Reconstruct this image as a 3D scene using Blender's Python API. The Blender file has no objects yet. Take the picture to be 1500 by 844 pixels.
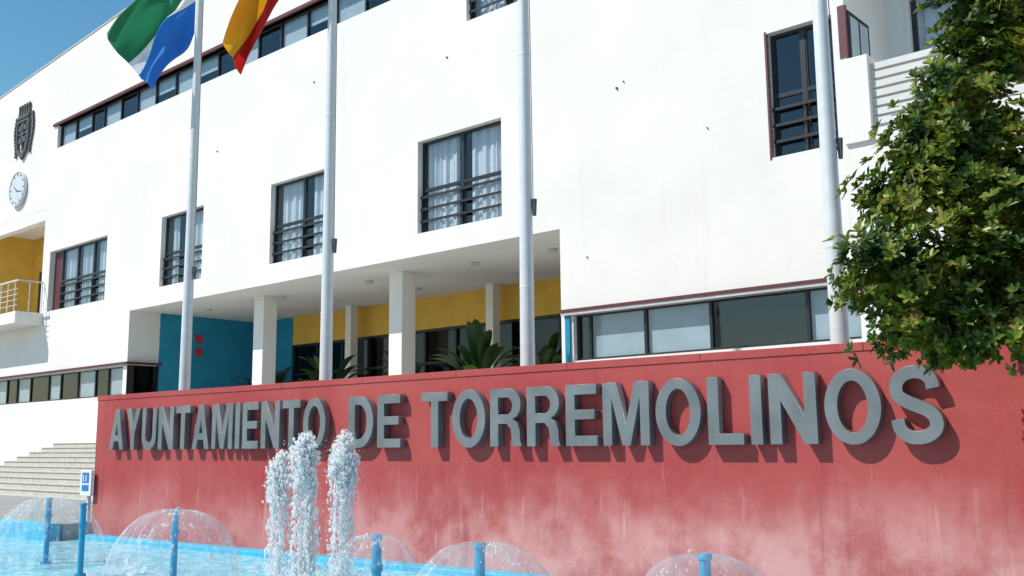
import bpy, bmesh, math, random
from mathutils import Vector as V, Matrix
random.seed(7)
S=bpy.context.scene
COL=S.collection
# ------------------------------------------------------------ frames
class Frame:
    def __init__(s,o,d,n,K=1.0,ez=0.0):
        s.o=V(o);s.d=V(d).normalized();s.n=V(n).normalized();s.K=K;s.ez=ez
    def p(f,a,b,z): return f.o+f.d*(a*f.K)+f.n*(b*f.K)+V((0,0,f.ez+(z-f.ez)*f.K))
KB=1.2
FB=Frame((-1.476,27.0,0),(.7512,-.6601,0),(-.6601,-.7512,0),KB,1.75)   # building: along facade, outward
FW=Frame((-8.66,20.9,0),(.784,-.6207,0),(-.6207,-.784,0))              # red wall
# ------------------------------------------------------------ materials
def newmat(name):
    m=bpy.data.materials.new(name);m.use_nodes=True
    nt=m.node_tree;b=nt.nodes['Principled BSDF']
    return m,nt,b
def N(nt,t,**k):
    n=nt.nodes.new(t)
    for a,v in k.items(): setattr(n,a,v)
    return n
def simple(name,c,rough=.6,metal=0,var=.08,scale=3,bump=0,bscale=60,spec=.5):
    m,nt,b=newmat(name)
    b.inputs['Roughness'].default_value=rough;b.inputs['Metallic'].default_value=metal
    b.inputs['Specular IOR Level'].default_value=spec
    g=N(nt,'ShaderNodeNewGeometry');no=N(nt,'ShaderNodeTexNoise');no.inputs['Scale'].default_value=scale;no.inputs['Detail'].default_value=6
    nt.links.new(g.outputs['Position'],no.inputs['Vector'])
    r=N(nt,'ShaderNodeValToRGB');r.color_ramp.elements[0].position=.3;r.color_ramp.elements[1].position=.7
    r.color_ramp.elements[0].color=(*[x*(1-var) for x in c],1);r.color_ramp.elements[1].color=(*[min(1,x*(1+var)) for x in c],1)
    nt.links.new(no.outputs['Fac'],r.inputs['Fac']);nt.links.new(r.outputs['Color'],b.inputs['Base Color'])
    if bump:
        n2=N(nt,'ShaderNodeTexNoise');n2.inputs['Scale'].default_value=bscale;n2.inputs['Detail'].default_value=4
        nt.links.new(g.outputs['Position'],n2.inputs['Vector'])
        bp=N(nt,'ShaderNodeBump');bp.inputs['Strength'].default_value=bump;bp.inputs['Distance'].default_value=.02
        nt.links.new(n2.outputs['Fac'],bp.inputs['Height']);nt.links.new(bp.outputs['Normal'],b.inputs['Normal'])
    return m
def mathn(nt,op,a,b=None,clamp=False):
    n=N(nt,'ShaderNodeMath',operation=op);n.use_clamp=clamp
    for i,v in enumerate((a,b)):
        if v is None: continue
        if isinstance(v,(int,float)): n.inputs[i].default_value=v
        else: nt.links.new(v,n.inputs[i])
    return n.outputs[0]
def dotn(nt,vec,d):
    n=N(nt,'ShaderNodeVectorMath',operation='DOT_PRODUCT');nt.links.new(vec,n.inputs[0]);n.inputs[1].default_value=d
    return n.outputs['Value']
def comb(nt,x,y,z):
    n=N(nt,'ShaderNodeCombineXYZ')
    for i,v in enumerate((x,y,z)):
        if isinstance(v,(int,float)): n.inputs[i].default_value=v
        else: nt.links.new(v,n.inputs[i])
    return n.outputs[0]
def noise(nt,vec,scale,detail=5,rough=.55):
    n=N(nt,'ShaderNodeTexNoise');n.inputs['Scale'].default_value=scale;n.inputs['Detail'].default_value=detail;n.inputs['Roughness'].default_value=rough
    nt.links.new(vec,n.inputs['Vector']);return n.outputs['Fac']
def mixc(nt,f,a,b):
    n=N(nt,'ShaderNodeMix',data_type='RGBA')
    if isinstance(f,(int,float)): n.inputs[0].default_value=f
    else: nt.links.new(f,n.inputs[0])
    for i,v in ((6,a),(7,b)):
        if isinstance(v,tuple): n.inputs[i].default_value=(*v,1)
        else: nt.links.new(v,n.inputs[i])
    return n.outputs[2]
def maprange(nt,v,a,b,c=0,d=1):
    n=N(nt,'ShaderNodeMapRange');n.interpolation_type='SMOOTHSTEP'
    nt.links.new(v,n.inputs[0])
    for i,x in enumerate((a,b,c,d)): n.inputs[i+1].default_value=x
    return n.outputs[0]
def stucco(name):
    m,nt,b=newmat(name);g=N(nt,'ShaderNodeNewGeometry').outputs['Position']
    s=dotn(nt,g,tuple(FB.d));o=dotn(nt,g,tuple(FB.n));z=dotn(nt,g,(0,0,1))
    big=noise(nt,g,.35,6,.6)
    st=noise(nt,comb(nt,mathn(nt,'MULTIPLY',s,2.2),mathn(nt,'MULTIPLY',o,2.2),mathn(nt,'MULTIPLY',z,.12)),1.0,6,.6)
    c=mixc(nt,maprange(nt,big,.35,.7),(.815,.80,.765),(.755,.738,.70))
    c=mixc(nt,maprange(nt,st,.56,.8,0,.4),c,(.57,.54,.48))
    sp=noise(nt,g,5,8,.7)
    c=mixc(nt,maprange(nt,sp,.66,.74,0,.25),c,(.5,.47,.42))
    nt.links.new(c,b.inputs['Base Color']);b.inputs['Roughness'].default_value=.85;b.inputs['Specular IOR Level'].default_value=.2
    bp=N(nt,'ShaderNodeBump');bp.inputs['Strength'].default_value=.35;bp.inputs['Distance'].default_value=.015
    nt.links.new(noise(nt,g,35,4),bp.inputs['Height']);nt.links.new(bp.outputs['Normal'],b.inputs['Normal'])
    return m
M={}
M['stucco']=stucco('white_stucco')
M['soffit']=simple('soffit_paint',(.76,.75,.73),.8,var=.04,scale=1,spec=.2)
M['yellow']=simple('yellow_paint',(.72,.45,.085),.75,var=.08,scale=1.5,bump=.2,spec=.2)
M['blue']=simple('blue_paint',(.025,.27,.44),.75,var=.10,scale=1.5,bump=.2,spec=.2)
M['maroon']=simple('maroon_metal',(.11,.025,.032),.5,var=.15,scale=4)
M['frame']=simple('dark_frame',(.018,.02,.024),.4,var=.2,scale=8)
M['wframe']=simple('pale_frame',(.55,.55,.54),.5,var=.08)
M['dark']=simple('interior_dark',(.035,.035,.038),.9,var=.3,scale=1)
M['curtain']=simple('curtain_fabric',(.74,.76,.78),.9,var=.06,scale=6)
M['blind']=simple('roller_blind',(.46,.53,.57),.8,var=.08,scale=2)
M['pole']=simple('pole_white_metal',(.66,.67,.68),.4,metal=.1,var=.06,scale=5)
M['letter']=simple('brushed_metal_letters',(.205,.218,.23),.36,metal=.45,var=.2,scale=2.2)
M['pipe']=simple('blue_pipe',(.015,.30,.52),.4,var=.12,scale=12)
M['rim']=simple('pool_rim_paint',(.05,.42,.62),.55,var=.15,scale=6,bump=.3,bscale=20)
M['concrete']=simple('step_stone',(.50,.48,.43),.85,var=.14,scale=6,bump=.4,bscale=40)
M['bark']=simple('bark',(.13,.095,.065),.9,var=.4,scale=14,bump=.8,bscale=30)
M['slat']=simple('slat_metal',(.62,.62,.60),.5,var=.06)
M['red_sign']=simple('red_sign',(.55,.03,.03),.5)
M['white_sign']=simple('white_sign',(.75,.77,.78),.5)
M['blue_sign']=simple('blue_sign',(.03,.16,.45),.5)
M['soil']=simple('soil',(.11,.075,.05),.95,var=.4,scale=8,bump=.6)
M['crest']=simple('crest_iron',(.085,.09,.095),.6,var=.4,scale=9)
M['clockface']=simple('clock_face',(.60,.66,.74),.4)
M['pot']=simple('terracotta',(.32,.12,.06),.8)
def glass(name,tint,refl):
    m,nt,b=newmat(name);nt.nodes.remove(b)
    out=nt.nodes['Material Output'];t=N(nt,'ShaderNodeBsdfTransparent');t.inputs[0].default_value=(*tint,1)
    gl=N(nt,'ShaderNodeBsdfGlossy');gl.inputs['Roughness'].default_value=.03;gl.inputs['Color'].default_value=(.85,.9,.95,1)
    # thin pane: same reflectance from both sides (Schlick)
    lw=N(nt,'ShaderNodeLayerWeight');lw.inputs['Blend'].default_value=.5
    f=mathn(nt,'ADD',mathn(nt,'MULTIPLY',mathn(nt,'POWER',lw.outputs['Facing'],5.0),.85),refl,True)
    g=N(nt,'ShaderNodeNewGeometry').outputs['Position']
    bp=N(nt,'ShaderNodeBump');bp.inputs['Strength'].default_value=.06;bp.inputs['Distance'].default_value=.05
    nt.links.new(noise(nt,g,.9,2),bp.inputs['Height']);nt.links.new(bp.outputs['Normal'],gl.inputs['Normal'])
    mx=N(nt,'ShaderNodeMixShader');nt.links.new(f,mx.inputs[0]);nt.links.new(t.outputs[0],mx.inputs[1]);nt.links.new(gl.outputs[0],mx.inputs[2])
    nt.links.new(mx.outputs[0],out.inputs['Surface']);return m
M['glass']=glass('window_glass',(.80,.85,.88),.09)
M['dglass']=glass('tinted_glass',(.22,.25,.23),.05)
def redwall():
    m,nt,b=newmat('red_painted_render');g=N(nt,'ShaderNodeNewGeometry').outputs['Position']
    s=dotn(nt,g,tuple(FW.d));z=dotn(nt,g,(0,0,1))
    s0=mathn(nt,'SUBTRACT',s,FW.o.dot(FW.d))
    big=noise(nt,g,.55,6,.6);fine=noise(nt,g,7,8,.7)
    c=mixc(nt,maprange(nt,big,.3,.7),(.375,.050,.050),(.43,.078,.072))
    c=mixc(nt,maprange(nt,fine,.45,.75,0,.25),c,(.47,.12,.11))
    st=noise(nt,comb(nt,mathn(nt,'MULTIPLY',s,2.2),0.0,mathn(nt,'MULTIPLY',z,.5)),1.3,7,.6)
    big2=noise(nt,comb(nt,mathn(nt,'MULTIPLY',s,.5),4.0,mathn(nt,'MULTIPLY',z,.6)),1.0,6,.65)
    hh=mathn(nt,'ADD',mathn(nt,'MULTIPLY',st,.7),mathn(nt,'MULTIPLY',big2,1.35))
    lev=mathn(nt,'SUBTRACT',hh,z)
    f=maprange(nt,lev,-.40,.80)
    f=mathn(nt,'MULTIPLY',f,maprange(nt,s0,1.0,12.0,.4,1))
    f=mathn(nt,'MULTIPLY',f,maprange(nt,noise(nt,g,1.1,7,.65),.34,.62,.22,1))
    c=mixc(nt,mathn(nt,'MULTIPLY',f,.58),c,(.80,.47,.44))
    st2=noise(nt,comb(nt,mathn(nt,'MULTIPLY',s,6.0),3.0,mathn(nt,'MULTIPLY',z,.6)),1.3,5,.6)
    f2=mathn(nt,'MULTIPLY',maprange(nt,st2,.60,.76,0,.35),maprange(nt,z,1.7,.9,0,1))
    c=mixc(nt,f2,c,(.76,.52,.50))
    st3=noise(nt,comb(nt,mathn(nt,'MULTIPLY',s,5.0),9.0,mathn(nt,'MULTIPLY',z,.3)),1.3,5,.6)
    c=mixc(nt,maprange(nt,st3,.56,.76,0,.4),c,(.24,.03,.034))
    nt.links.new(c,b.inputs['Base Color']);b.inputs['Roughness'].default_value=.65;b.inputs['Specular IOR Level'].default_value=.25
    bp=N(nt,'ShaderNodeBump');bp.inputs['Strength'].default_value=.4;bp.inputs['Distance'].default_value=.01
    nt.links.new(noise(nt,g,25,6,.7),bp.inputs['Height']);nt.links.new(bp.outputs['Normal'],b.inputs['Normal'])
    return m
M['redwall']=redwall()
def water():
    m,nt,b=newmat('pool_water');g=N(nt,'ShaderNodeNewGeometry').outputs['Position']
    w=noise(nt,g,2.2,8,.7);w2=noise(nt,g,6,6,.65)
    c=mixc(nt,maprange(nt,w,.3,.7),(.12,.54,.68),(.36,.74,.84))
    c=mixc(nt,maprange(nt,w2,.47,.66,0,.85),c,(.84,.93,.95))
    nt.links.new(c,b.inputs['Base Color']);b.inputs['Roughness'].default_value=.12;b.inputs['IOR'].default_value=1.33
    bp=N(nt,'ShaderNodeBump');bp.inputs['Strength'].default_value=.9;bp.inputs['Distance'].default_value=.07
    nt.links.new(mathn(nt,'ADD',w,w2),bp.inputs['Height']);nt.links.new(bp.outputs['Normal'],b.inputs['Normal'])
    return m
M['water']=water()
def bellmat():
    m,nt,b=newmat('water_sheet')
    tc=N(nt,'ShaderNodeUVMap');sep=N(nt,'ShaderNodeSeparateXYZ');nt.links.new(tc.outputs[0],sep.inputs[0])
    v=comb(nt,mathn(nt,'MULTIPLY',sep.outputs[0],34),mathn(nt,'MULTIPLY',sep.outputs[1],3),0.0)
    n1=noise(nt,v,1.0,7,.72)
    g=N(nt,'ShaderNodeNewGeometry').outputs['Position'];n2=noise(nt,g,4.5,8,.75);n3=noise(nt,g,1.9,4)
    fr=N(nt,'ShaderNodeLayerWeight');fr.inputs['Blend'].default_value=.2
    a=mathn(nt,'ADD',mathn(nt,'MULTIPLY',maprange(nt,n1,.53,.65),.42),mathn(nt,'MULTIPLY',maprange(nt,n2,.54,.64),.55))
    a=mathn(nt,'MULTIPLY',a,maprange(nt,n3,.38,.62,.15,1.2))
    a=mathn(nt,'ADD',a,mathn(nt,'MULTIPLY',fr.outputs['Facing'],.45))
    a=mathn(nt,'ADD',a,mathn(nt,'MULTIPLY',maprange(nt,sep.outputs[1],.8,1.0),.12))
    a=mathn(nt,'ADD',a,.03,True)
    b.inputs['Base Color'].default_value=(.92,.96,.98,1);b.inputs['Roughness'].default_value=.08;b.inputs['IOR'].default_value=1.4
    bp=N(nt,'ShaderNodeBump');bp.inputs['Strength'].default_value=1.0;bp.inputs['Distance'].default_value=.06
    nt.links.new(mathn(nt,'ADD',n1,n2),bp.inputs['Height']);nt.links.new(bp.outputs['Normal'],b.inputs['Normal'])
    nt.links.new(a,b.inputs['Alpha']);return m
M['bell']=bellmat()
def foam():
    # aerated water: scatters forward and back, partly lets light through
    m,nt,b=newmat('white_water');nt.nodes.remove(b);out=nt.nodes['Material Output']
    d=N(nt,'ShaderNodeBsdfDiffuse');d.inputs[0].default_value=(.97,.98,.99,1)
    t=N(nt,'ShaderNodeBsdfTranslucent');t.inputs[0].default_value=(.98,.99,1,1)
    gl=N(nt,'ShaderNodeBsdfGlossy');gl.inputs['Roughness'].default_value=.15
    tr=N(nt,'ShaderNodeBsdfTransparent')
    g=N(nt,'ShaderNodeNewGeometry').outputs['Position']
    m1=N(nt,'ShaderNodeMixShader');m1.inputs[0].default_value=.5;nt.links.new(d.outputs[0],m1.inputs[1]);nt.links.new(t.outputs[0],m1.inputs[2])
    m2=N(nt,'ShaderNodeMixShader');m2.inputs[0].default_value=.08;nt.links.new(m1.outputs[0],m2.inputs[1]);nt.links.new(gl.outputs[0],m2.inputs[2])
    m3=N(nt,'ShaderNodeMixShader');nt.links.new(maprange(nt,noise(nt,g,30,3),.35,.65,.25,.6),m3.inputs[0]);nt.links.new(m2.outputs[0],m3.inputs[1]);nt.links.new(tr.outputs[0],m3.inputs[2])
    nt.links.new(m3.outputs[0],out.inputs['Surface'])
    return m
M['foam']=foam()
def leafmat(name,cols,tl=.3):
    m,nt,b=newmat(name);g=N(nt,'ShaderNodeNewGeometry')
    r=N(nt,'ShaderNodeValToRGB');e=r.color_ramp.elements
    e[0].position=0;e[0].color=(*cols[0],1);e[1].position=1;e[1].color=(*cols[-1],1)
    for i,c in enumerate(cols[1:-1]):
        x=e.new((i+1)/(len(cols)-1));x.color=(*c,1)
    big=noise(nt,g.outputs['Position'],2.2,3)
    f=mathn(nt,'ADD',mathn(nt,'MULTIPLY',g.outputs['Random Per Island'],.45),mathn(nt,'MULTIPLY',maprange(nt,big,.32,.68),.55))
    nt.links.new(f,r.inputs['Fac']);nt.links.new(r.outputs[0],b.inputs['Base Color'])
    b.inputs['Roughness'].default_value=.42
    out=nt.nodes['Material Output'];t=N(nt,'ShaderNodeBsdfTranslucent');nt.links.new(r.outputs[0],t.inputs[0])
    mx=N(nt,'ShaderNodeMixShader');mx.inputs[0].default_value=tl
    nt.links.new(b.outputs[0],mx.inputs[1]);nt.links.new(t.outputs[0],mx.inputs[2]);nt.links.new(mx.outputs[0],out.inputs['Surface'])
    return m
M['leaf']=leafmat('tree_leaves',[(.012,.036,.006),(.03,.075,.008),(.07,.135,.012),(.14,.20,.016),(.31,.33,.04),(.34,.19,.07)],.34)
M['pleaf']=leafmat('plant_leaves',[(.01,.03,.008),(.03,.08,.015),(.05,.11,.02)])
def paving():
    m,nt,b=newmat('paving');g=N(nt,'ShaderNodeNewGeometry').outputs['Position']
    v=comb(nt,dotn(nt,g,tuple(FW.d)),dotn(nt,g,tuple(FW.n)),0.0)
    br=N(nt,'ShaderNodeTexBrick');nt.links.new(v,br.inputs['Vector']);br.inputs['Scale'].default_value=1.0
    br.inputs['Brick Width'].default_value=.6;br.inputs['Row Height'].default_value=.4;br.inputs['Mortar Size'].default_value=.012
    br.inputs['Color1'].default_value=(.36,.35,.33,1);br.inputs['Color2'].default_value=(.31,.30,.285,1);br.inputs['Mortar'].default_value=(.15,.145,.14,1)
    c=mixc(nt,maprange(nt,noise(nt,g,.8,7,.65),.35,.7,0,.4),br.outputs['Color'],(.2,.195,.18))
    nt.links.new(c,b.inputs['Base Color']);b.inputs['Roughness'].default_value=.8;return m
M['paving']=paving()
# ------------------------------------------------------------ builders
def empty(name,loc=(0,0,0)):
    o=bpy.data.objects.new(name,None);o.location=loc;COL.objects.link(o);o.empty_display_size=.3;return o
def fixp(E):
    for o in E.children: o.matrix_parent_inverse=Matrix.Translation(-E.location)
class MB:
    def __init__(s): s.v=[];s.f=[]
    def face(s,*pts):
        i=len(s.v);s.v+=[tuple(p) for p in pts];s.f.append(tuple(range(i,i+len(pts))))
    def box(s,fr,a0,a1,b0,b1,z0,z1):
        i=len(s.v)
        for z in (z0,z1):
            for a,b in ((a0,b0),(a1,b0),(a1,b1),(a0,b1)): s.v.append(tuple(fr.p(a,b,z)))
        for q in ((0,1,2,3),(7,6,5,4),(0,4,5,1),(1,5,6,2),(2,6,7,3),(3,7,4,0)): s.f.append(tuple(i+k for k in q))
    def cyl(s,p0,p1,r0,r1,n=16,caps=True):
        p0=V(p0);p1=V(p1);d=(p1-p0).normalized();x=d.orthogonal().normalized();y=d.cross(x)
        i=len(s.v)
        for p,r in ((p0,r0),(p1,r1)):
            for k in range(n):
                a=2*math.pi*k/n;s.v.append(tuple(p+x*(r*math.cos(a))+y*(r*math.sin(a))))
        for k in range(n): s.f.append((i+k,i+(k+1)%n,i+n+(k+1)%n,i+n+k))
        if caps: s.f.append(tuple(i+n-1-k for k in range(n)));s.f.append(tuple(i+n+k for k in range(n)))
    def obj(s,name,mat,parent=None,smooth=False,bevel=0,flipfix=True):
        me=bpy.data.meshes.new(name);me.from_pydata(s.v,[],s.f);me.update()
        if flipfix:
            bm=bmesh.new();bm.from_mesh(me);bmesh.ops.recalc_face_normals(bm,faces=bm.faces);bm.to_mesh(me);bm.free()
        if smooth:
            for p in me.polygons:p.use_smooth=True
        me.materials.append(M[mat] if isinstance(mat,str) else mat)
        o=bpy.data.objects.new(name,me);COL.objects.link(o)
        if parent: o.parent=parent
        if bevel:
            b=o.modifiers.new('b','BEVEL');b.width=bevel;b.segments=2;b.limit_method='ANGLE'
        return o
# ------------------------------------------------------------ TOWN HALL
TH=empty('town_hall')
ROOF=lambda s: 16.37+.066*(min(max(s,-34),-8)+27)
holes=dict(
 strip=(-21.3,-.6,13.0,13.9), top=(.29,2.6,11.62,13.6),
 w1=(-21.3,-16.9,6.75,9.0), w2=(-13.3,-10.85,6.78,9.05), w3=(-7.38,-4.7,6.76,9.05), w4=(-1.36,1.36,6.74,9.02), w5=(7.88,9.12,6.76,9.1),
 balc=(-28.0,-21.9,6.6,10.75), loggia=(-15.1,2.99,1.93,6.2), lr=(3.3,9.3,3.4,4.36), ll=(-31,-15.35,3.44,4.42),
 top0=(-33.,-31,11.6,13.6), topr=(5.6,8.6,11.62,13.6))
SL,SR=-34.0,14.0
ss=sorted({SL,SR,9.35}|{h[i] for h in holes.values() for i in (0,1)})
zz=sorted({-1.5,6.9,15.9}|{h[i] for h in holes.values() for i in (2,3)})
def inhole(s,z):
    if s>9.35 and z>6.9: return True
    return any(a<s<b and c<z<d for a,b,c,d in holes.values())
mb=MB()
for i in range(len(ss)-1):
    for j in range(len(zz)-1):
        a,b,c,d=ss[i],ss[i+1],zz[j],zz[j+1]
        if not inhole((a+b)/2,(c+d)/2): mb.face(FB.p(a,0,c),FB.p(b,0,c),FB.p(b,0,d),FB.p(a,0,d))
for i in range(len(ss)-1):
    a,b=ss[i],ss[i+1]
    if a>=9.35: continue
    n=max(1,int((b-a)/2))
    for k in range(n):
        x0=a+(b-a)*k/n;x1=a+(b-a)*(k+1)/n
        mb.face(FB.p(x0,0,15.9),FB.p(x1,0,15.9),FB.p(x1,0,ROOF(x1)),FB.p(x0,0,ROOF(x0)))
for k,(a,b,c,d) in holes.items():
    if k in('loggia','balc'): continue
    t=-.42
    if k=='ll': t=-.3
    mb.face(FB.p(a,0,c),FB.p(a,t,c),FB.p(a,t,d),FB.p(a,0,d));mb.face(FB.p(b,0,c),FB.p(b,t,c),FB.p(b,t,d),FB.p(b,0,d))
    mb.face(FB.p(a,0,c),FB.p(b,0,c),FB.p(b,t,c),FB.p(a,t,c));mb.face(FB.p(a,0,d),FB.p(b,0,d),FB.p(b,t,d),FB.p(a,t,d))
mb.face(FB.p(SL,0,-1.5),FB.p(SL,-14,-1.5),FB.p(SL,-14,ROOF(SL)),FB.p(SL,0,ROOF(SL)))
mb.face(FB.p(9.35,0,6.9),FB.p(9.35,-2,6.9),FB.p(9.35,-2,ROOF(9)),FB.p(9.35,0,ROOF(9)))
mb.face(FB.p(9.35,0,6.9),FB.p(14,0,6.9),FB.p(14,-2,6.9),FB.p(9.35,-2,6.9))
mb.face(FB.p(14,0,-1.5),FB.p(14,-14,-1.5),FB.p(14,-14,6.9),FB.p(14,0,6.9))
mb.face(FB.p(-15.1,0,4.42),FB.p(-15.1,-1.1,4.42),FB.p(-15.1,-1.1,6.2),FB.p(-15.1,0,6.2))
mb.face(FB.p(-15.1,0,1.9),FB.p(-15.1,-1.1,1.9),FB.p(-15.1,-1.1,3.44),FB.p(-15.1,0,3.44))
mb.face(FB.p(2.99,0,1.9),FB.p(2.99,-4.9,1.9),FB.p(2.99,-4.9,6.2),FB.p(2.99,0,6.2))
mb.obj('facade_walls','stucco',TH,flipfix=False)
# setback wing with window hole
mb=MB()
wa,wb,wc,wd=9.78,11.6,8.55,11.0
for a,b,c,d in ((9.35,wa,6.9,17),(wa,wb,6.9,wc),(wa,wb,wd,17),(wb,20,-1.5,17)):
    mb.face(FB.p(a,-2,c),FB.p(b,-2,c),FB.p(b,-2,d),FB.p(a,-2,d))
for x in (wa,wb): mb.face(FB.p(x,-2,wc),FB.p(x,-2.3,wc),FB.p(x,-2.3,wd),FB.p(x,-2,wd))
for z in (wc,wd): mb.face(FB.p(wa,-2,z),FB.p(wb,-2,z),FB.p(wb,-2.3,z),FB.p(wa,-2.3,z))
mb.obj('wing_wall','stucco',TH,flipfix=False)
mb=MB()
xs=[-34,-30,-26,-22,-18,-14,-11,-8,0,9.35]
for i in range(len(xs)-1):
    a,b=xs[i],xs[i+1]
    mb.face(FB.p(a,0,ROOF(a)),FB.p(b,0,ROOF(b)),FB.p(b,-14,ROOF(b)),FB.p(a,-14,ROOF(a)))
mb.face(FB.p(9.35,-2,17),FB.p(20,-2,17),FB.p(20,-14,17),FB.p(9.35,-14,17))
mb.face(FB.p(-34,-14,-1.5),FB.p(20,-14,-1.5),FB.p(20,-14,17),FB.p(-34,-14,16))
mb.obj('roof','concrete',TH,flipfix=False)
mb=MB()
for i in range(len(xs)-1):
    a,b=xs[i],xs[i+1];i0=len(mb.v)
    for (s_,z_) in ((a,ROOF(a)),(b,ROOF(b))):
        for o_,dz in ((.03,0.004),(-.3,0.004),(-.3,.05),(.03,.05)): mb.v.append(tuple(FB.p(s_,o_,z_+dz)))
    for q in ((0,4,5,1),(1,5,6,2),(2,6,7,3),(3,7,4,0)): mb.f.append(tuple(i0+k for k in q))
mb.obj('parapet_coping','wframe',TH)
# loggia
mb=MB();mb.face(FB.p(-15.1,0,6.2),FB.p(2.99,0,6.2),FB.p(2.99,-4.9,6.2),FB.p(-15.1,-4.9,6.2))
mb.obj('loggia_soffit','soffit',TH,flipfix=False)
mb=MB();mb.box(FB,-15.1,2.99,-5.2,-4.9,5.22,6.198);mb.obj('yellow_band','yellow',TH)
mb=MB();mb.box(FB,-15.4,-15.04,-4.9,-1.1,1.9,6.19);mb.obj('blue_wall','blue',TH)
mb=MB();mb.box(FB,-15.04,-12.9,-4.93,-4.86,1.9,6.19);mb.obj('blue_end_wall','blue',TH)
mb=MB()
for s_,w in ((-9.45,.25),(-3.37,.25)): mb.box(FB,s_-w,s_+w,-1.6,-1.12,1.9,6.2)
for s_ in (-9.17,-3.0): mb.box(FB,s_-.14,s_+.14,-4.6,-4.3,1.9,6.2)
mb.obj('columns','stucco',TH,bevel=.015)
mb=MB()
for s_ in (-13,-9,-5,-1,1.5):
    for o_ in (-1.6,-3.4): mb.cyl(FB.p(s_,o_,6.19),FB.p(s_,o_,6.14),.14,.14,14)
mb.obj('soffit_lights','wframe',TH)
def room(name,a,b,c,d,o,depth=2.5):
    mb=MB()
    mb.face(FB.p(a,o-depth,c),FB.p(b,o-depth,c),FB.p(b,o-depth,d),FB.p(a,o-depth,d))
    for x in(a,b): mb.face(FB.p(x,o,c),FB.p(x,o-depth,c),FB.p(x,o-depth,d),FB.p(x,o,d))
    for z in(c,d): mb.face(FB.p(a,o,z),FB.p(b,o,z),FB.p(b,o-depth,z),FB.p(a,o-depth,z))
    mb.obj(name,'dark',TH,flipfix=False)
room('lobby_interior',-13,2.99,1.9,5.2,-5.25,4)
mb=MB();mb.face(FB.p(-12.9,-5.0,1.95),FB.p(2.99,-5.0,1.95),FB.p(2.99,-5.0,5.21),FB.p(-12.9,-5.0,5.21));mb.obj('lobby_glass','dglass',TH,flipfix=False)
mb=MB()
x=-12.9
while x<2.95: mb.box(FB,x,x+.07,-5.02,-4.92,1.95,5.2);x+=1.32
for z in(4.15,5.14): mb.box(FB,-12.9,2.99,-5.01,-4.93,z,z+.07)
mb.obj('lobby_frames','frame',TH)
mb=MB();mb.box(FB,-15.03,-14.99,-2.65,-2.4,5.3,5.55);mb.box(FB,-15.03,-14.99,-2.65,-2.4,4.85,5.1);mb.obj('fire_signs','red_sign',TH)
mb=MB();mb.face(FB.p(-15.12,0,3.44),FB.p(-15.12,-1.1,3.44),FB.p(-15.12,-1.1,4.42),FB.p(-15.12,0,4.42));mb.obj('corner_glass','dglass',TH,flipfix=False)
mb=MB();mb.box(FB,-15.35,-15.1,-.25,-.01,3.44,4.42);mb.box(FB,-15.12,-15.06,-1.12,-1.04,3.44,4.42);mb.obj('corner_posts','frame',TH)
def window(name,a,b,c,d,o=-.2,cols=2,rail=True,curt=((.0,.44),(.52,.93)),fm='frame',tr=.47,w=.055):
    mb=MB()
    f0,f1=o-.03,o+.04
    mb.box(FB,a,b,f0,f1,c,c+w);mb.box(FB,a,b,f0,f1,d-w,d)
    mb.box(FB,a,a+w,f0,f1,c+w,d-w);mb.box(FB,b-w,b,f0,f1,c+w,d-w)
    for i in range(1,cols):
        x=a+(b-a)*i/cols; mb.box(FB,x-w*.75,x+w*.75,f0,f1,c+w,d-w)
    xs=[a+w]+[a+(b-a)*i/cols for i in range(1,cols)]+[b-w]
    if tr:
        zt=c+(d-c)*tr
        for i in range(len(xs)-1):
            l=xs[i]+(w*.75 if i else 0);r=xs[i+1]-(w*.75 if i<len(xs)-2 else 0)
            mb.box(FB,l,r,f0,f1-.002,zt-w*.7,zt+w*.7)
            q=w*.45
            for (z0,z1) in ((c+w,zt-w*.7),(zt+w*.7,d-w)):
                mb.box(FB,l,l+q,f0+.01,f1-.015,z0,z1);mb.box(FB,r-q,r,f0+.01,f1-.015,z0,z1)
    if rail:
        for t in (.13,.26,.39):
            z=c+(d-c)*t; mb.box(FB,a+.01,b-.01,o+.08,o+.11,z-.028,z+.028)
        for i in range(cols+1):
            x=a+.03+(b-a-.06)*i/cols; mb.box(FB,x-.015,x+.015,o+.05,o+.079,c,c+(d-c)*.42)
    mb.obj(name+'_frame',fm,TH)
    mb=MB();mb.face(FB.p(a,o,c),FB.p(b,o,c),FB.p(b,o,d),FB.p(a,o,d));mb.obj(name+'_glass','glass',TH,flipfix=False)
    room(name+'_room',a,b,c,d,o-.03)
    if curt:
        mb=MB()
        for (u0_,u1_) in curt:
            x0=a+(b-a)*u0_;x1=a+(b-a)*u1_;n=max(8,int((x1-x0)*40));pts=[]
            for k in range(n+1):
                x=x0+(x1-x0)*k/n; y=o-.13+.035*math.sin(x*27+math.sin(x*7)*2)+.018*math.sin(x*53)
                pts.append((x,y))
            for k in range(n): mb.face(FB.p(*pts[k],c),FB.p(*pts[k+1],c),FB.p(*pts[k+1],d),FB.p(*pts[k],d))
        mb.obj(name+'_curtain','curtain',TH,flipfix=False)
window('window_a',*holes['w2'],curt=((.05,.25),(.60,.8)))
window('window_b',*holes['w3'],curt=((0.04,.42),(.58,.9)))
window('window_c',*holes['w4'],curt=((.02,.40),(.55,.98)))
window('window_d',*holes['w5'],curt=None,tr=.5)
window('window_e',-20.6,-16.9,6.75,9.0,cols=3,curt=((.0,.28),(.38,.6),(.70,.97)))
mb=MB();mb.box(FB,-21.3,-20.6,-.35,-.2,6.75,9.0);mb.obj('maroon_panel','maroon',TH)
window('window_f',*holes['top']);window('window_g',*holes['top0']);window('window_h',*holes['topr'])
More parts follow.
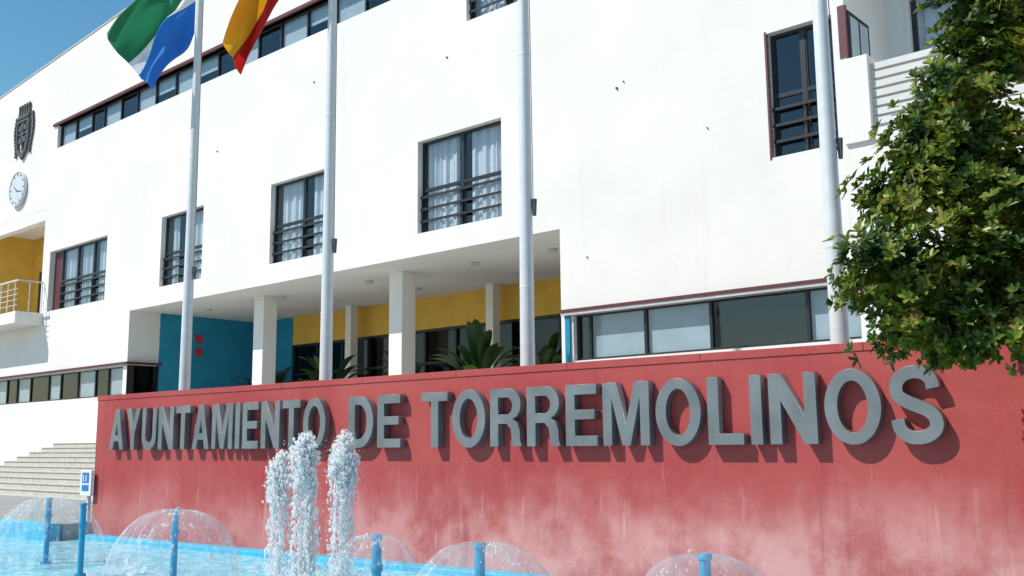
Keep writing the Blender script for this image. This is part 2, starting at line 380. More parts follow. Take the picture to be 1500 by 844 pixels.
window('window_wing',wa,wb,wc,wd,o=-2.15,rail=False,curt=((0,.4),(.5,1)))
def strip(name,a,b,c,d,pat,o=-.16,w=.05):
    mb=MB();bl=MB();gl=MB()
    mb.box(FB,a,b,o-.03,o+.04,c,c+w);mb.box(FB,a,b,o-.03,o+.04,d-w,d)
    x=a;i=0
    while x<b-.2:
        wd_,kind=pat[i%len(pat)];x1=min(b,x+wd_)
        mb.box(FB,x,x+w*1.2,o-.03,o+.045,c+w,d-w)
        if kind==1: bl.face(FB.p(x,o-.05,c),FB.p(x1,o-.05,c),FB.p(x1,o-.05,d),FB.p(x,o-.05,d))
        if kind==2: bl.face(FB.p(x,o-.05,c+(d-c)*.45),FB.p(x1,o-.05,c+(d-c)*.45),FB.p(x1,o-.05,d),FB.p(x,o-.05,d))
        x=x1;i+=1
    mb.box(FB,b-w,b,o-.03,o+.045,c+w,d-w)
    mb.obj(name+'_frame','frame',TH);bl.obj(name+'_blinds','blind',TH,flipfix=False)
    gl.face(FB.p(a,o,c),FB.p(b,o,c),FB.p(b,o,d),FB.p(a,o,d));gl.obj(name+'_glass','glass',TH,flipfix=False)
    room(name+'_room',a,b,c,d,o-.03,2)
strip('upper_strip',*holes['strip'],[(1.25,1),(1.25,2),(.9,0),(1.25,1),(1.1,0),(1.25,1),(1.25,2)])
strip('lower_right_strip',3.3,9.3,3.4,4.36,[(.3,0),(1.35,1),(1.45,1),(1.9,0),(1.2,1)])
strip('lower_left_strip',-31,-15.35,3.44,4.42,[(1.2,1),(1.5,0),(1.0,1),(1.3,0),(1.3,1),(.9,0)])
mb=MB()
mb.box(FB,-21.6,-.4,-.2,.07,13.9,14.0)
mb.box(FB,3.05,9.6,-.15,.12,4.40,4.46);mb.box(FB,-31,-14.95,-.2,.12,4.44,4.51);mb.box(FB,-15.12,-14.93,-1.15,-.2,4.44,4.51)
mb.obj('maroon_eyebrows','maroon',TH)
mb=MB();mb.box(FB,3.05,9.6,-.15,.10,4.34,4.398);mb.box(FB,-31,-15.2,-.2,.08,4.39,4.438);mb.obj('eyebrow_undersides','wframe',TH)
mb=MB();mb.box(FB,3.12,3.24,.005,.05,2.5,4.33);mb.obj('downpipe','blue',TH)
mb=MB();mb.box(FB,9.24,9.38,-.05,.02,8.25,9.2);mb.box(FB,7.84,7.88,-.1,.006,6.72,9.14);mb.obj('maroon_posts','maroon',TH)
mb=MB();mb.box(FB,9.352,9.372,-1.05,-.12,8.2,9.15);mb.obj('side_window_frame','frame',TH)
mb=MB();mb.box(FB,9.373,9.378,-.97,-.62,8.28,9.07);mb.box(FB,9.373,9.378,-.55,-.2,8.28,9.07);mb.obj('side_window_blinds','blind',TH)
mb=MB();mb.box(FB,9.25,9.72,-.35,.06,6.7,8.2);mb.box(FB,13.2,13.6,-.35,.06,6.7,8.2);mb.obj('parapet_pillars','stucco',TH,bevel=.01)
mb=MB()
for i in range(7): mb.box(FB,9.72,13.2,-.16,-.06,6.98+i*.16,7.09+i*.16)
mb.obj('balcony_slats','slat',TH)
mb=MB()
for s_,z_,r_ in ((-.35,10.9,.03),(4.55,8.9,.035),(4.72,9.0,.02),(-5.5,11.6,.03),(-10.2,10.6,.03),(6.6,7.6,.018),(3.7,5.5,.02)):
    c0=FB.p(s_,0,z_);mb.cyl(c0,c0+FB.n*.04,r_,r_*.8,10)
mb.obj('wall_fixings','crest',TH)
# balcony recess left
a,b,c,d=holes['balc']
mb=MB();t=-2.2
mb.face(FB.p(a,t,c),FB.p(b,t,c),FB.p(b,t,d),FB.p(a,t,d));mb.face(FB.p(a,0,c),FB.p(a,t,c),FB.p(a,t,d),FB.p(a,0,d))
mb.obj('balcony_yellow_wall','yellow',TH,flipfix=False)
mb=MB();mb.face(FB.p(b,0,c),FB.p(b,t,c),FB.p(b,t,d),FB.p(b,0,d));mb.face(FB.p(a,0,d),FB.p(b,0,d),FB.p(b,t,d),FB.p(a,t,d));mb.face(FB.p(a,0,c),FB.p(b,0,c),FB.p(b,t,c),FB.p(a,t,c))
mb.box(FB,a,b,-.3,-.002,10.3,10.748)
mb.box(FB,-28.2,-21.6,.002,1.0,6.28,6.72)
mb.obj('balcony_slab','stucco',TH,bevel=.02)
mb=MB()
x=-28.1
while x<-21.6: mb.box(FB,x,x+.03,.93,.96,6.72,7.85);x+=.62
for z in(6.95,7.15,7.35,7.55): mb.box(FB,-28.1,-21.65,.935,.955,z,z+.02)
mb.box(FB,-28.15,-21.62,.92,.98,7.85,7.9);mb.box(FB,-21.68,-21.64,.02,.93,7.85,7.9)
for o_ in(.05,.5): mb.box(FB,-21.67,-21.64,o_,o_+.03,6.72,7.85)
mb.obj('balcony_railing','slat',TH)
mb=MB();mb.box(FB,-27.2,-24.6,-2.19,-2.15,6.6,9.2);mb.obj('balcony_door','frame',TH)
# crest
CR=empty('coat_of_arms',FB.p(-24.3,.05,14.4))
def poly(fr,s0,z0,pts,o0,o1,mb):
    n=len(pts);i=len(mb.v)
    for o_ in(o0,o1):
        for (x,y) in pts: mb.v.append(tuple(fr.p(s0+x,o_,z0+y)))
    mb.f.append(tuple(i+k for k in range(n)));mb.f.append(tuple(i+n+n-1-k for k in range(n)))
    for k in range(n): mb.f.append((i+k,i+(k+1)%n,i+n+(k+1)%n,i+n+k))
mb=MB()
sh=[(-.55,.55),(.55,.55),(.55,-.35),(.42,-.75),(0,-1.1),(-.42,-.75),(-.55,-.35)]
inn=[(x*.82,y*.84) for x,y in sh]
for k in range(len(sh)):
    k2=(k+1)%len(sh);poly(FB,-24.3,14.25,[sh[k],sh[k2],inn[k2],inn[k]],.02,.12,mb)
mb.box(FB,-24.33,-24.27,.02,.10,13.5,14.7);mb.box(FB,-24.73,-23.87,.02,.09,14.2,14.26)
for dx,dz in((-.2,.2),(.22,.22),(-.2,-.3),(.2,-.28)):
    poly(FB,-24.3+dx,14.25+dz,[((.13+.05*(t_%2))*math.cos(t_*.785),(.10+.07*(t_%2))*math.sin(t_*.785)) for t_ in range(8)],.02,.11,mb)
mb.box(FB,-24.8,-23.8,.02,.13,14.86,14.97)
for i in range(5):
    x=-.44+i*.22; poly(FB,-24.3+x,14.97,[(-.08,0.002),(.08,0.002),(.025,.32),(.06,.42),(0,.5),(-.06,.42),(-.025,.32)],.02,.1,mb)
for sd_ in(-1,1):
    for k in range(11):
        t0=k/11*5.2;x0=sd_*(.74+.10*math.sin(t0));z0=.7-k*.155
        poly(FB,-24.3+x0,14.25+z0,[(-.08,-.02),(0,-.08),(.08,.0),(.05,.07),(-.03,.06)],.02,.08,mb)
mb.obj('crest_relief','crest',CR);fixp(CR)
# clock
CK=empty('wall_clock',FB.p(-24.4,.05,11.95))
mb=MB();c0=FB.p(-24.4,.02,11.95);mb.cyl(c0,c0+FB.n*.12,.85,.85,40);mb.obj('clock_dial','clockface',CK,bevel=.01)
mb=MB();cc=c0+FB.n*.13
def cp(ang,r): return cc+FB.d*(r*math.sin(ang))+V((0,0,r*math.cos(ang)))
for i in range(12):
    a_=i*math.pi/6;mb.cyl(cp(a_,.66),cp(a_,.76),.022,.022,6)
mb.cyl(cp(0,-.1),cp(-1.1,.42),.035,.02,6);mb.cyl(cp(0,-.1),cp(1.9,.62),.025,.012,6)
mb.obj('clock_hands_and_marks','crest',CK)
mb=MB()
for i in range(40):
    a0=i*math.pi/20;mb.cyl(cp(a0,.83),cp(a0+math.pi/20,.83),.022,.022,6,False)
mb.obj('clock_bezel','wframe',CK);fixp(CK)
# ------------------------------------------------------------ stairs / platform
mb=MB()
mb.box(FB,-19.2,2.99,-5.3,-.002,1.2,1.925)
n=12
for i in range(n):
    zt=1.925-i*.142; mb.box(FB,-19.2,3.4,i*.4+ (0.001 if i==0 else 0),(i+1)*.4,-.6,zt-.03)
    mb.box(FB,-19.23,3.43,i*.4+(0.001 if i==0 else .002),(i+1)*.4+.025,zt-.028,zt)
mb.obj('entrance_stairs','concrete',None,bevel=.008)
# ------------------------------------------------------------ ground, plaza, pool
PS0,PS1,PO0,PO1=-12,17.4,.9,9.2
mb=MB()
L=900
def gq(a,b,c,d,z): mb.face(FW.p(a,c,z),FW.p(b,c,z),FW.p(b,d,z),FW.p(a,d,z))
gq(-L,PS0,-L,L,0);gq(PS1,L,-L,L,0);gq(PS0,PS1,-L,-.2,0);gq(PS0,0,-.2,PO0,0);gq(PS0,PS1,PO1,L,0)
mb.obj('ground','paving',flipfix=False)
mb=MB()
mb.box(FW,-90,-.0,-90,.62,-.5,.25);mb.box(FW,0.0,60,-90,-.405,-.5,.25)
mb.obj('plaza','paving')
FP=empty('fountain_pool')
mb=MB()
mb.box(FW,PS0,-.02,.62,PO0,-.5,.27)
mb.box(FW,-.02,PS1,.004,.3,-.5,.02)
mb.box(FW,PS0,PS1+.3,PO1,PO1+.3,-.5,.12);mb.box(FW,PS0-.3,PS0,.62,PO1+.3,-.5,.12);mb.box(FW,PS1,PS1+.3,.3,PO1,-.5,.12)
mb.obj('pool_rim','rim',FP,bevel=.02)
mb=MB()
mb.face(FW.p(PS0,.2,-.07),FW.p(PS1,.2,-.07),FW.p(PS1,PO1,-.07),FW.p(PS0,PO1,-.07));mb.obj('water_surface','water',FP,flipfix=False)
# ------------------------------------------------------------ red wall + lettering
RW=empty('boundary_wall')
mb=MB();mb.box(FW,0,24,-.4,0,-.6,2.72);mb.obj('wall_body','redwall',RW)
mb=MB()
x=-.015
while x<24:
    mb.box(FW,x,min(24.02,x+1.995),-.412,.012,2.722,2.82);x+=2.0
mb.obj('wall_coping','redwall',RW,bevel=.006)
def arc(cx,cy,rx,ry,a0,a1,n=14):
    out=[]
    for i in range(n+1):
        a=math.radians(a0+(a1-a0)*i/n);out.append((cx+rx*math.cos(a),cy+ry*math.sin(a)))
    return out
w=.175;h=.165
def stroke(path,wd):
    L_,R_=[],[]
    for i,p in enumerate(path):
        a=path[max(0,i-1)];b=path[min(len(path)-1,i+1)];dx,dy=b[0]-a[0],b[1]-a[1];l=math.hypot(dx,dy)
        nx,ny=-dy/l,dx/l;ww=wd/2
        L_.append((p[0]+nx*ww,p[1]+ny*ww));R_.append((p[0]-nx*ww,p[1]-ny*ww))
    return L_+R_[::-1]
def crom(P,n=7):
    out=[]
    for i in range(len(P)-1):
        p0=P[max(0,i-1)];p1=P[i];p2=P[i+1];p3=P[min(len(P)-1,i+2)]
        for k in range(n):
            t=k/n
            out.append(tuple(.5*((2*p1[j])+(-p0[j]+p2[j])*t+(2*p0[j]-5*p1[j]+4*p2[j]-p3[j])*t*t+(-p0[j]+3*p1[j]-3*p2[j]+p3[j])*t**3) for j in(0,1)))
    return out+[P[-1]]
spath=crom([(.09,.31),(.12,.18),(.22,.09),(.34,.07),(.47,.10),(.57,.19),(.57,.32),(.48,.42),(.33,.49),(.19,.56),(.10,.65),(.105,.79),(.19,.89),(.33,.93),(.46,.90),(.54,.82),(.565,.71)])
GL={
'A':(.74,[[(0,0),(.275,1),(.465,1),(.74,0),(.55,0),(.492,.21),(.248,.21),(.19,0)],[(.29,.36),(.37,.68),(.45,.36)]]),
'Y':(.70,[[(.26,0),(.26,.38),(0,1),(.205,1),(.35,.58),(.495,1),(.70,1),(.44,.38),(.44,0)]]),
'U':(.69,[[(0,1),(0,.34)]+arc(.345,.33,.345,.345,180,360,18)+[(.69,1),(.69-w,1),(.69-w,.36)]+arc(.345,.34,.345-w,.185,360,180,12)+[(w,1)]]),
'N':(.70,[[(0,0),(0,1),(.19,1),(.525,.38),(.525,1),(.70,1),(.70,0),(.51,0),(.175,.62),(.175,0)]]),
'T':(.64,[[(.23,0),(.23,1-h),(0,1-h),(0,1),(.64,1),(.64,1-h),(.41,1-h),(.41,0)]]),
'M':(.86,[[(0,0),(0,1),(.26,1),(.43,.33),(.60,1),(.86,1),(.86,0),(.695,0),(.695,.77),(.505,0),(.355,0),(.165,.77),(.165,0)]]),
'I':(.18,[[(0,0),(0,1),(.18,1),(.18,0)]]),
'E':(.62,[[(0,0),(0,1),(.61,1),(.61,1-h),(.18,1-h),(.18,.59),(.57,.59),(.57,.43),(.18,.43),(.18,h),(.62,h),(.62,0)]]),
'L':(.57,[[(0,0),(0,1),(.18,1),(.18,h),(.57,h),(.57,0)]]),
'O':(.78,[arc(.39,.5,.39,.515,0,352,36),arc(.39,.5,.21,.355,0,352,30)]),
'D':(.70,[[(0,0),(0,1)]+arc(.30,.5,.40,.5,90,-90,22),[(.18,h),(.18,1-h)]+arc(.29,.5,.23,.335,90,-90,16)]),
'R':(.70,[[(0,0),(0,1)]+arc(.40,.72,.28,.28,90,-50,14)+[(.50,.47),(.60,.41),(.655,.28),(.665,.1),(.70,0),(.505,0),(.48,.14),(.46,.30),(.37,.39),(.18,.39),(.18,0)],[(.18,.55),(.18,.845)]+arc(.37,.6975,.13,.1475,90,-90,10)]),
'S':(.66,[stroke(spath,.17)]),
}
LT=empty('wall_lettering',FW.p(8.8,.1,2.1))
LM=Matrix((( FW.d.x,0,FW.n.x,0),(FW.d.y,0,FW.n.y,0),(0,1,0,0),(0,0,0,1)))
H=.80
def word(txt,a,b):
    gap=.115
    tot=sum(GL[c][0] for c in txt)+gap*(len(txt)-1);k=(b-a)/tot;x=a
    for ch in txt:
        wd_,cs=GL[ch]
        cu=bpy.data.curves.new('letter_'+ch,'CURVE');cu.dimensions='2D';cu.fill_mode='BOTH';cu.extrude=.06;cu.bevel_depth=.003;cu.offset=-.002
        for c_ in cs:
            sp=cu.splines.new('POLY');sp.points.add(len(c_)-1);sp.use_cyclic_u=True
            for i,(px,py) in enumerate(c_): sp.points[i].co=(px*k,py*H,0,1)
        cu.materials.append(M['letter'])
        o=bpy.data.objects.new('letter_'+ch,cu);COL.objects.link(o);o.parent=LT
        o.matrix_basis=Matrix.Translation(FW.p(x-.03,.078,1.71))@LM
        x+=(wd_+gap)*k
word('AYUNTAMIENTO',.78,7.3);word('DE',7.85,9.0);word('TORREMOLINOS',9.45,16.83);fixp(LT)
# ------------------------------------------------------------ info sign at wall end
SG=empty('info_sign',FW.p(-.15,.1,.25))
mb=MB();mb.box(FW,-.32,.10,.06,.12,.78,1.3);mb.obj('board','white_sign',SG,bevel=.01)
mb=MB();mb.box(FW,-.24,.02,.121,.128,.88,1.0);mb.box(FW,-.24,.02,.121,.128,1.04,1.25);mb.obj('pictogram','blue_sign',SG)
mb=MB();mb.box(FW,-.19,-.16,.129,.133,1.07,1.2);mb.box(FW,-.09,-.06,.129,.133,1.07,1.2);mb.obj('pictogram_detail','white_sign',SG)
mb=MB();mb.box(FW,-.14,-.08,.0,.058,.2,1.3);mb.obj('post','pole',SG);fixp(SG)
# ------------------------------------------------------------ flagpoles
PB=[]
for i,s_ in enumerate((.36,5.03,9.93,15.07)):
    base=FW.p(s_,-1.8,.25);PB.append(base)
    FPp=empty('flagpole',base)
    hgt=14.2
    mb=MB();mb.cyl(base,base+V((0,0,hgt)),.135,.068,28,False);mb.obj('shaft','pole',FPp,smooth=True)
    mb=MB();mb.cyl(base,base+V((0,0,.06)),.3,.3,24);mb.cyl(base+V((0,0,.06)),base+V((0,0,.3)),.17,.14,24);
    for zr in (4.0,8.0): mb.cyl(base+V((0,0,zr)),base+V((0,0,zr+.05)),.137-zr*.0045,.137-zr*.0045,24)
    mb.cyl(base+V((0,0,hgt)),base+V((0,0,hgt+.1)),.09,.09,16);mb.obj('base_and_truck','pole',FPp,bevel=.006)
    mb=MB();side=V((.9,-.3,0)).normalized()
    zc=5.5
    mb.cyl(base+side*.09+V((0,0,zc-.13)),base+side*.17+V((0,0,zc-.15)),.03,.03,8)
    mb.cyl(base+side*.15+V((0,0,zc-.28)),base+side*.15+V((0,0,zc+.0)),.03,.045,8)
    mb.cyl(base+side*.13+V((0,0,zc)),base+side*.085+V((0,0,hgt-.1)),.007,.007,5)
    mb.obj('halyard_cleat','crest',FPp);fixp(FPp)
def flagmat(name,stops):
    m,nt,b=newmat(name);uv=N(nt,'ShaderNodeUVMap');sp=N(nt,'ShaderNodeSeparateXYZ');nt.links.new(uv.outputs[0],sp.inputs[0])
    r=N(nt,'ShaderNodeValToRGB');r.color_ramp.interpolation='CONSTANT';e=r.color_ramp.elements
    e[0].position=0;e[0].color=(*stops[0][1],1);e[1].position=stops[1][0];e[1].color=(*stops[1][1],1)
    for p,c in stops[2:]:
        x=e.new(p);x.color=(*c,1)
    nt.links.new(sp.outputs[1],r.inputs[0]);nt.links.new(r.outputs[0],b.inputs['Base Color']);b.inputs['Roughness'].default_value=.8
    out=nt.nodes['Material Output'];t=N(nt,'ShaderNodeBsdfTranslucent');nt.links.new(r.outputs[0],t.inputs[0])
    mx=N(nt,'ShaderNodeMixShader');mx.inputs[0].default_value=.35
    nt.links.new(b.outputs[0],mx.inputs[1]);nt.links.new(t.outputs[0],mx.inputs[2]);nt.links.new(mx.outputs[0],out.inputs['Surface']);return m
def flag(name,base,top,bot,mat,seed):
    def bez(P,t):
        a=(1-t)**3;b_=3*t*(1-t)**2;c_=3*t*t*(1-t);d_=t**3
        return V((sum(k*p[0] for k,p in zip((a,b_,c_,d_),P)),0,sum(k*p[1] for k,p in zip((a,b_,c_,d_),P))))
    nu,nv=48,36;vs=[];fs=[];uvs=[]
    for i in range(nu+1):
        u=i/nu;T=bez(top,u);B=bez(bot,u)
        for j in range(nv+1):
            v=j/nv;p=B.lerp(T,v)
            amp=.24*min(1,u*2.5)
            dy=amp*math.sin(7*v+4.5*u+seed)+amp*.5*math.sin(15*v-5*u+seed*2)+.05*math.sin(31*v+9*u)*min(1,u*3)
            p=V((base.x+p.x+.16*amp*math.sin(13*v+seed),base.y+dy,p.z+.10*amp*math.sin(9*u+5*v)+.05*math.sin(6*v+seed)*u))
            vs.append(tuple(p));uvs.append((u,v))
    for i in range(nu):
        for j in range(nv):
            a=i*(nv+1)+j;fs.append((a,a+nv+1,a+nv+2,a+1))
    me=bpy.data.meshes.new(name);me.from_pydata(vs,[],fs);l=me.uv_layers.new(name='UVMap')
    for lp in me.loops: l.data[lp.index].uv=uvs[lp.vertex_index]
    for p in me.polygons:p.use_smooth=True
    me.materials.append(mat);o=bpy.data.objects.new(name,me);COL.objects.link(o);return o
fm1=flagmat('green_white_blue_cloth',[(0,(.02,.17,.58)),(.42,(.80,.80,.80)),(.58,(.02,.20,.09))])
fm2=flagmat('red_yellow_cloth',[(0,(.48,.02,.015)),(.44,(.78,.40,.015)),(.9,(.48,.02,.015))])
flag('municipal_flag',PB[0],[(-.1,13.2),(-.8,12.9),(-1.6,12.0),(-2.1,11.2)],[(-.1,11.3),(-.35,10.95),(-.65,10.4),(-1.0,9.85)],fm1,.6)
flag('national_flag',PB[1],[(-.1,13.8),(-.9,13.0),(-1.7,11.4),(-2.2,9.95)],[(-.1,12.2),(-.6,11.5),(-1.3,10.4),(-1.85,9.2)],fm2,2.1)
# ------------------------------------------------------------ fountain: bells with pipes
t_=(1+5**.5)/2
IV=[V(p).normalized() for p in [(-1,t_,0),(1,t_,0),(-1,-t_,0),(1,-t_,0),(0,-1,t_),(0,1,t_),(0,-1,-t_),(0,1,-t_),(t_,0,-1),(t_,0,1),(-t_,0,-1),(-t_,0,1)]]
IF=[(0,11,5),(0,5,1),(0,1,7),(0,7,10),(0,10,11),(1,5,9),(5,11,4),(11,10,2),(10,7,6),(7,1,8),(3,9,4),(3,4,2),(3,2,6),(3,6,8),(3,8,9),(4,9,5),(2,4,11),(6,2,10),(8,6,7),(9,8,1)]
def drop(mb,p,r,st=1.0):
    i=len(mb.v);a=random.random()*6;ca,sa=math.cos(a),math.sin(a)
    for q in IV:
        k=r*(.75+.5*random.random());x=q.x*ca-q.y*sa;y=q.x*sa+q.y*ca
        mb.v.append((p[0]+x*k,p[1]+y*k,p[2]+q.z*k*st))
    for f in IF: mb.f.append(tuple(i+k for k in f))
def bell(x,y,R,sheet=True,top=.93):
    E=empty('water_bell' if sheet else 'fountain_pipe',(x,y,-.07))
    mb=MB();mb.cyl((x,y,-.3),(x,y,top),.042,.042,16);mb.cyl((x,y,top-.28),(x,y,top-.22),.055,.055,16);mb.cyl((x,y,top),(x,y,top+.035),.055,.05,16)
    mb.cyl((x,y,-.3),(x,y,-.02),.09,.08,16)
    mb.obj('pipe','pipe',E,bevel=.004)
    if sheet:
        nu,nv=120,26;vs=[];fs=[];uv=[]
        rnd=random.Random(int(x*100))
        ph=[rnd.random()*6 for _ in range(6)]
        for j in range(nv+1):
            t=j/nv
            for i in range(nu):
                a=2*math.pi*i/nu
                r=.05+(R-.05)*math.sin(t*math.pi/2)**.9
                z=(top+.03)-(top+.1)*(1-math.cos(t*math.pi/2))**1.05
                k=1+t*(.06*math.sin(2*a+ph[0])+.04*math.sin(5*a+ph[1])+.022*math.sin(17*a+ph[2]+4*t)+.016*math.sin(29*a+ph[3]))
                z+=(.03*math.sin(3*a+ph[4])+.012*math.sin(11*a+ph[5]))*t*(1-t)*4
                vs.append((x+r*k*math.cos(a),y+r*k*math.sin(a),z));uv.append((i/nu,t))
        for j in range(nv):
            for i in range(nu): fs.append((j*nu+i,j*nu+(i+1)%nu,(j+1)*nu+(i+1)%nu,(j+1)*nu+i))
        me=bpy.data.meshes.new('water_sheet');me.from_pydata(vs,[],fs);l=me.uv_layers.new(name='UVMap')
        for lp in me.loops:l.data[lp.index].uv=uv[lp.vertex_index]
        for p in me.polygons:p.use_smooth=True
        me.materials.append(M['bell']);o=bpy.data.objects.new('water_sheet',me);COL.objects.link(o);o.parent=E
        mb=MB();rs=random.Random(int(y*77))
        cs=[(rs.random()*6.283,rs.random()) for _ in range(9)]
        for k in range(190):
            ca=rs.choice(cs);a=ca[0]+rs.gauss(0,.22);t=min(1,max(.1,ca[1]+rs.gauss(0,.16)));rr=R*math.sin(t*math.pi/2)**.9*(1+rs.gauss(0,.03))
            z=(top+.03)-(top+.1)*(1-math.cos(t*math.pi/2))+abs(rs.gauss(0,.02))
            drop(mb,(x+rr*math.cos(a),y+rr*math.sin(a),max(z,-.06)),rs.uniform(.003,.009),1.5)
        mb.obj('droplets','foam',E,smooth=True,flipfix=False)
    fixp(E);return E
for q in ((-7.5,16.4,.85),(-4.32,13.0,.87),(-1.22,9.07,.5),(-.28,8.2,.72),(1.34,7.25,.66)): bell(*q)
bell(-6.22,14.7,.7,sheet=False)
# ------------------------------------------------------------ fountain jets
def jet(x,y,top,R,n,seed,name='fountain_jet'):
    random.seed(seed);mb=MB();G=random.gauss
    for k in range(int(n*.3)):
        t=random.random();z=-.05+(top-.1)*t;s_=.02+.05*t
        drop(mb,(x+G(0,s_),y+G(0,s_),z),random.uniform(.005,.014),2.2)
    for k in range(64):
        t=random.random()**1.1;rad=R*(.25+.75*min(1,t*2.6))*(1-.25*max(0,t-.5));a=random.random()*6.283;rr=rad*random.random()**.5
        c=(x+rr*math.cos(a),y+rr*math.sin(a),top-.03-t*.66)
        for j in range(int(n*.012*(1.35-t))):
            drop(mb,(c[0]+G(0,.032),c[1]+G(0,.032),c[2]+G(0,.055)),random.choice((.005,.008,.011,.015,.021)),1.4)
    for k in range(18):
        a=random.random()*6.283;r0_=R*random.uniform(.5,1.05);dr=random.uniform(0,.09);zt=top-random.uniform(.2,.7);m=int(n*.022*random.uniform(.2,1.3));wob=random.uniform(0,6)
        for j in range(m):
            f=random.random()**.8;z=zt-(zt+.05)*f;r_=r0_+dr*f
            sp=.007+.020*f
            drop(mb,(x+r_*math.cos(a)+G(0,sp)+.012*math.sin(9*z+wob),y+r_*math.sin(a)+G(0,sp),z),random.choice((.004,.006,.009,.012,.017))*(1.15-.35*f),random.uniform(1.3,3.6))
    for k in range(int(n*.05)):
        a=random.random()*6.283;rr=R*random.uniform(.6,1.8);drop(mb,(x+rr*math.cos(a),y+rr*math.sin(a),random.random()*top),random.uniform(.003,.008),1.3)
    for k in range(int(n*.12)):
        a=random.random()*6.283;rr=random.random()**.6*.5;drop(mb,(x+rr*math.cos(a),y+rr*math.sin(a),-.05+random.random()**3*.25),random.uniform(.006,.018),.9)
    return mb.obj(name,'foam',None,smooth=True,flipfix=False)
jet(-3.14,13.6,1.64,.13,2400,1);jet(-2.80,13.5,1.85,.19,4200,2);jet(-2.26,13.4,1.87,.17,3600,3)
# ------------------------------------------------------------ tree
random.seed(11)
cl=[(4.80,5.67,.68,9),(4.26,5.05,.58,9),(3.88,4.49,.46,9),(3.66,4.0,.40,8.9),(4.3,4.2,.6,9),(3.40,3.28,.42,8.9),(3.52,2.84,.30,8.9),(4.05,3.15,.58,8.9),(4.6,3.68,.75,8.9),(4.55,2.85,.45,8.8),(3.96,2.68,.28,8.8),(4.9,2.75,.35,8.6),(5.6,4.6,1.2,8.8),(5.5,3.4,.9,8.7),(5.3,6.2,.95,9),(6.3,5.6,1.0,8.8)]
TR=empty('tree',(5.75,8.7,0))
mb=MB()
tp=V((5.7,8.75,2.1))
mb.cyl((5.75,8.7,-.1),(5.78,8.72,1.1),.17,.14,14);mb.cyl((5.78,8.72,1.08),tp,.14,.12,14)
def limb(a,b,r0,r1,seg=5):
    a=V(a);b=V(b);pr=a
    for i in range(1,seg+1):
        t=i/seg;p=a.lerp(b,t)+(V((random.uniform(-.06,.06),random.uniform(-.06,.06),.18*math.sin(t*math.pi)+random.uniform(-.04,.04))) if i<seg else V((0,0,0)))
        r=r0+(r1-r0)*t;mb.cyl(pr,p,r0+(r1-r0)*(i-1)/seg,r,8);pr=p
for (x,z,r,y) in cl:
    limb(tp,(x,y,z),.06,.015)
    for k in range(6):
        e=V((x,y,z))+V((random.gauss(0,1),random.gauss(0,1),random.gauss(0,1))).normalized()*r*.85
        limb((x,y,z),e,.014,.005,3)
mb.obj('trunk_and_limbs','bark',TR,smooth=True)
lv=[];lf=[]
def leaf(p,d,up,L_,W_):
    side=d.cross(up)
    if side.length<1e-3: return
    side.normalize();nn=side.cross(d).normalized();i=len(lv)
    c=nn*(L_*.10)
    for q in (p,p+d*L_*.35+side*W_*.42+c*.4,p+d*L_*.75+side*W_*.5+c*.2,p+d*L_-c*1.0,p+d*L_*.75-side*W_*.5+c*.2,p+d*L_*.35-side*W_*.42+c*.4,p+d*L_*.5-c*.5): lv.append(tuple(q))
    lf.extend([(i,i+1,i+6),(i+1,i+2,i+6),(i+2,i+3,i+6),(i+3,i+4,i+6),(i+4,i+5,i+6),(i+5,i,i+6)])
def rosette(c,ax,n,L_):
    x=ax.orthogonal().normalized();y=ax.cross(x)
    for k in range(n):
        a=k*2.4+random.random()*.5;el=random.uniform(.1,.95)
        d=(x*math.cos(a)+y*math.sin(a))*math.cos(el)+ax*math.sin(el)
        leaf(c,d.normalized(),ax,L_*random.uniform(.7,1.2),L_*.44)
for (x,z,r,y) in cl:
    n=int(560*(r**2)/.3)+120
    if x>5.2: n=int(n*.33)
    subs=[V((x,y,z))+V((random.gauss(0,1),random.gauss(0,1),random.gauss(0,1))).normalized()*r*random.uniform(.4,1.05) for _ in range(int(11+15*r))]
    for k in range(n):
        s_=random.choice(subs);q=V((random.gauss(0,1),random.gauss(0,1),random.gauss(0,.8)))*(.09+.048*r)
        c=s_+q
        wy=20.9-(c.x+8.66)/.784*.6207
        if c.y>wy-.12 and c.z<2.95: continue
        ax=(c-V((x,y,z-.3*r))).normalized()*.9+V((-.25,-.15,.55))+V((random.uniform(-.4,.4),random.uniform(-.4,.4),random.uniform(-.3,.4)))
        rosette(c,ax.normalized(),random.randint(6,9),.092)
me=bpy.data.meshes.new('leaves');me.from_pydata(lv,[],lf);me.materials.append(M['leaf']);o=bpy.data.objects.new('leaves',me);COL.objects.link(o);o.parent=TR
fixp(TR)
mb=MB();mb.box(FW,PS1+.302,22,.02,3.2,-.3,.2);mb.obj('planter_bed','soil',bevel=.05)
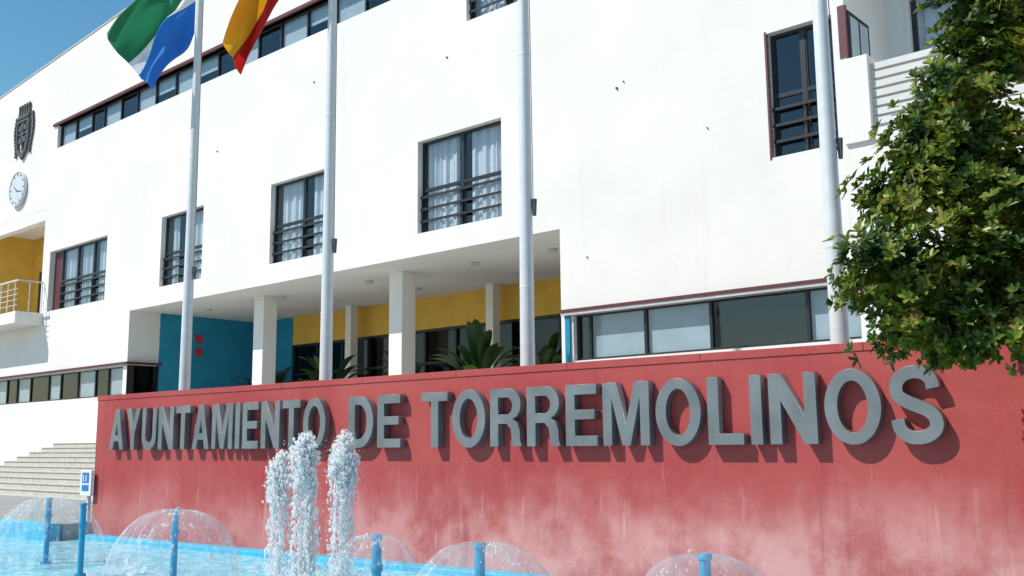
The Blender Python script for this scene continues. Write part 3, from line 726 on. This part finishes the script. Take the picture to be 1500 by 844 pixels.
# ------------------------------------------------------------ potted plants in the loggia
def plant(s_,o_,hgt,seed):
    random.seed(seed);b0=FB.p(s_,o_,1.925);E=empty('potted_plant',b0)
    mb=MB();mb.cyl(b0,b0+V((0,0,.55)),.25,.36,18);mb.cyl(b0+V((0,0,.55)),b0+V((0,0,.62)),.4,.4,18);mb.obj('pot','pot',E)
    vs=[];fs=[]
    for k in range(20):
        a=random.random()*6.28;sp=random.uniform(.25,1.0);ln=hgt*random.uniform(.55,1)*(1.1-.3*sp)
        for j in range(11):
            t=j/10;r=sp*t**1.4*hgt*.42;z=.6+ln*(1.25*t-.45*t*t*(1+sp*.6))
            c=b0+V((r*math.cos(a),r*math.sin(a),z))
            wdt=.012 if t<.35 else .20*math.sin(math.pi*(t-.35)/.65)**.8+.004
            tw=V((-math.sin(a),math.cos(a),.3*math.sin(seed+k)))*wdt
            i=len(vs);vs+=[tuple(c-tw),tuple(c+V((0,0,-.25*wdt))),tuple(c+tw)]
            if j: fs+=[(i-3,i-2,i+1,i),(i-2,i-1,i+2,i+1)]
    me=bpy.data.meshes.new('fronds');me.from_pydata(vs,[],fs);me.materials.append(M['pleaf']);o=bpy.data.objects.new('fronds',me);COL.objects.link(o);o.parent=E
    fixp(E)
plant(-11.6,-3.2,4.2,1);plant(-7.9,-2.6,4.4,2);plant(-1.6,-2.4,4.4,3);plant(-.1,-3.2,4.2,4);plant(-13.4,-3.9,4.0,5);plant(1.4,-3.0,3.6,6);plant(-5.6,-3.6,4.0,7)
# ------------------------------------------------------------ light, sky, camera
sd=V((-.62,-.165,.77)).normalized()
el=math.asin(sd.z);az=math.atan2(sd.x,sd.y)
wl=bpy.data.worlds.new("World");S.world=wl;wl.use_nodes=True;nt=wl.node_tree
sk=nt.nodes.new('ShaderNodeTexSky');sk.sky_type='NISHITA';sk.sun_disc=False;sk.sun_elevation=el;sk.sun_rotation=az
sk.air_density=1.4;sk.dust_density=.15;sk.ozone_density=2.5
hs=nt.nodes.new('ShaderNodeHueSaturation');hs.inputs['Saturation'].default_value=1.3;hs.inputs['Value'].default_value=1.15;hs.inputs['Hue'].default_value=.488
nt.links.new(sk.outputs[0],hs.inputs['Color'])
bg=nt.nodes['Background'];bg.inputs[1].default_value=.105;nt.links.new(hs.outputs[0],bg.inputs[0])
ld=bpy.data.lights.new('sun','SUN');ld.energy=5;ld.angle=math.radians(.5);ld.color=(1,.95,.875)
lo=bpy.data.objects.new('sun',ld);COL.objects.link(lo);lo.rotation_euler=(-sd).to_track_quat('-Z','Y').to_euler();lo.location=(-20,-10,40)
cam=bpy.data.cameras.new('camera');co=bpy.data.objects.new('camera',cam);COL.objects.link(co)
cam.sensor_width=36;cam.lens=36*1460/1500;cam.clip_end=3000
th=math.radians(8.87);r=math.radians(.6)
fw=V((0,math.cos(th),math.sin(th)));u0=V((0,-math.sin(th),math.cos(th)));r0=V((1,0,0))
R=math.cos(r)*r0-math.sin(r)*u0;U=math.sin(r)*r0+math.cos(r)*u0
co.matrix_world=Matrix(((R.x,U.x,-fw.x,0),(R.y,U.y,-fw.y,0),(R.z,U.z,-fw.z,1.75),(0,0,0,1)))
S.camera=co
S.view_settings.view_transform='Standard';S.view_settings.look='None';S.view_settings.exposure=0
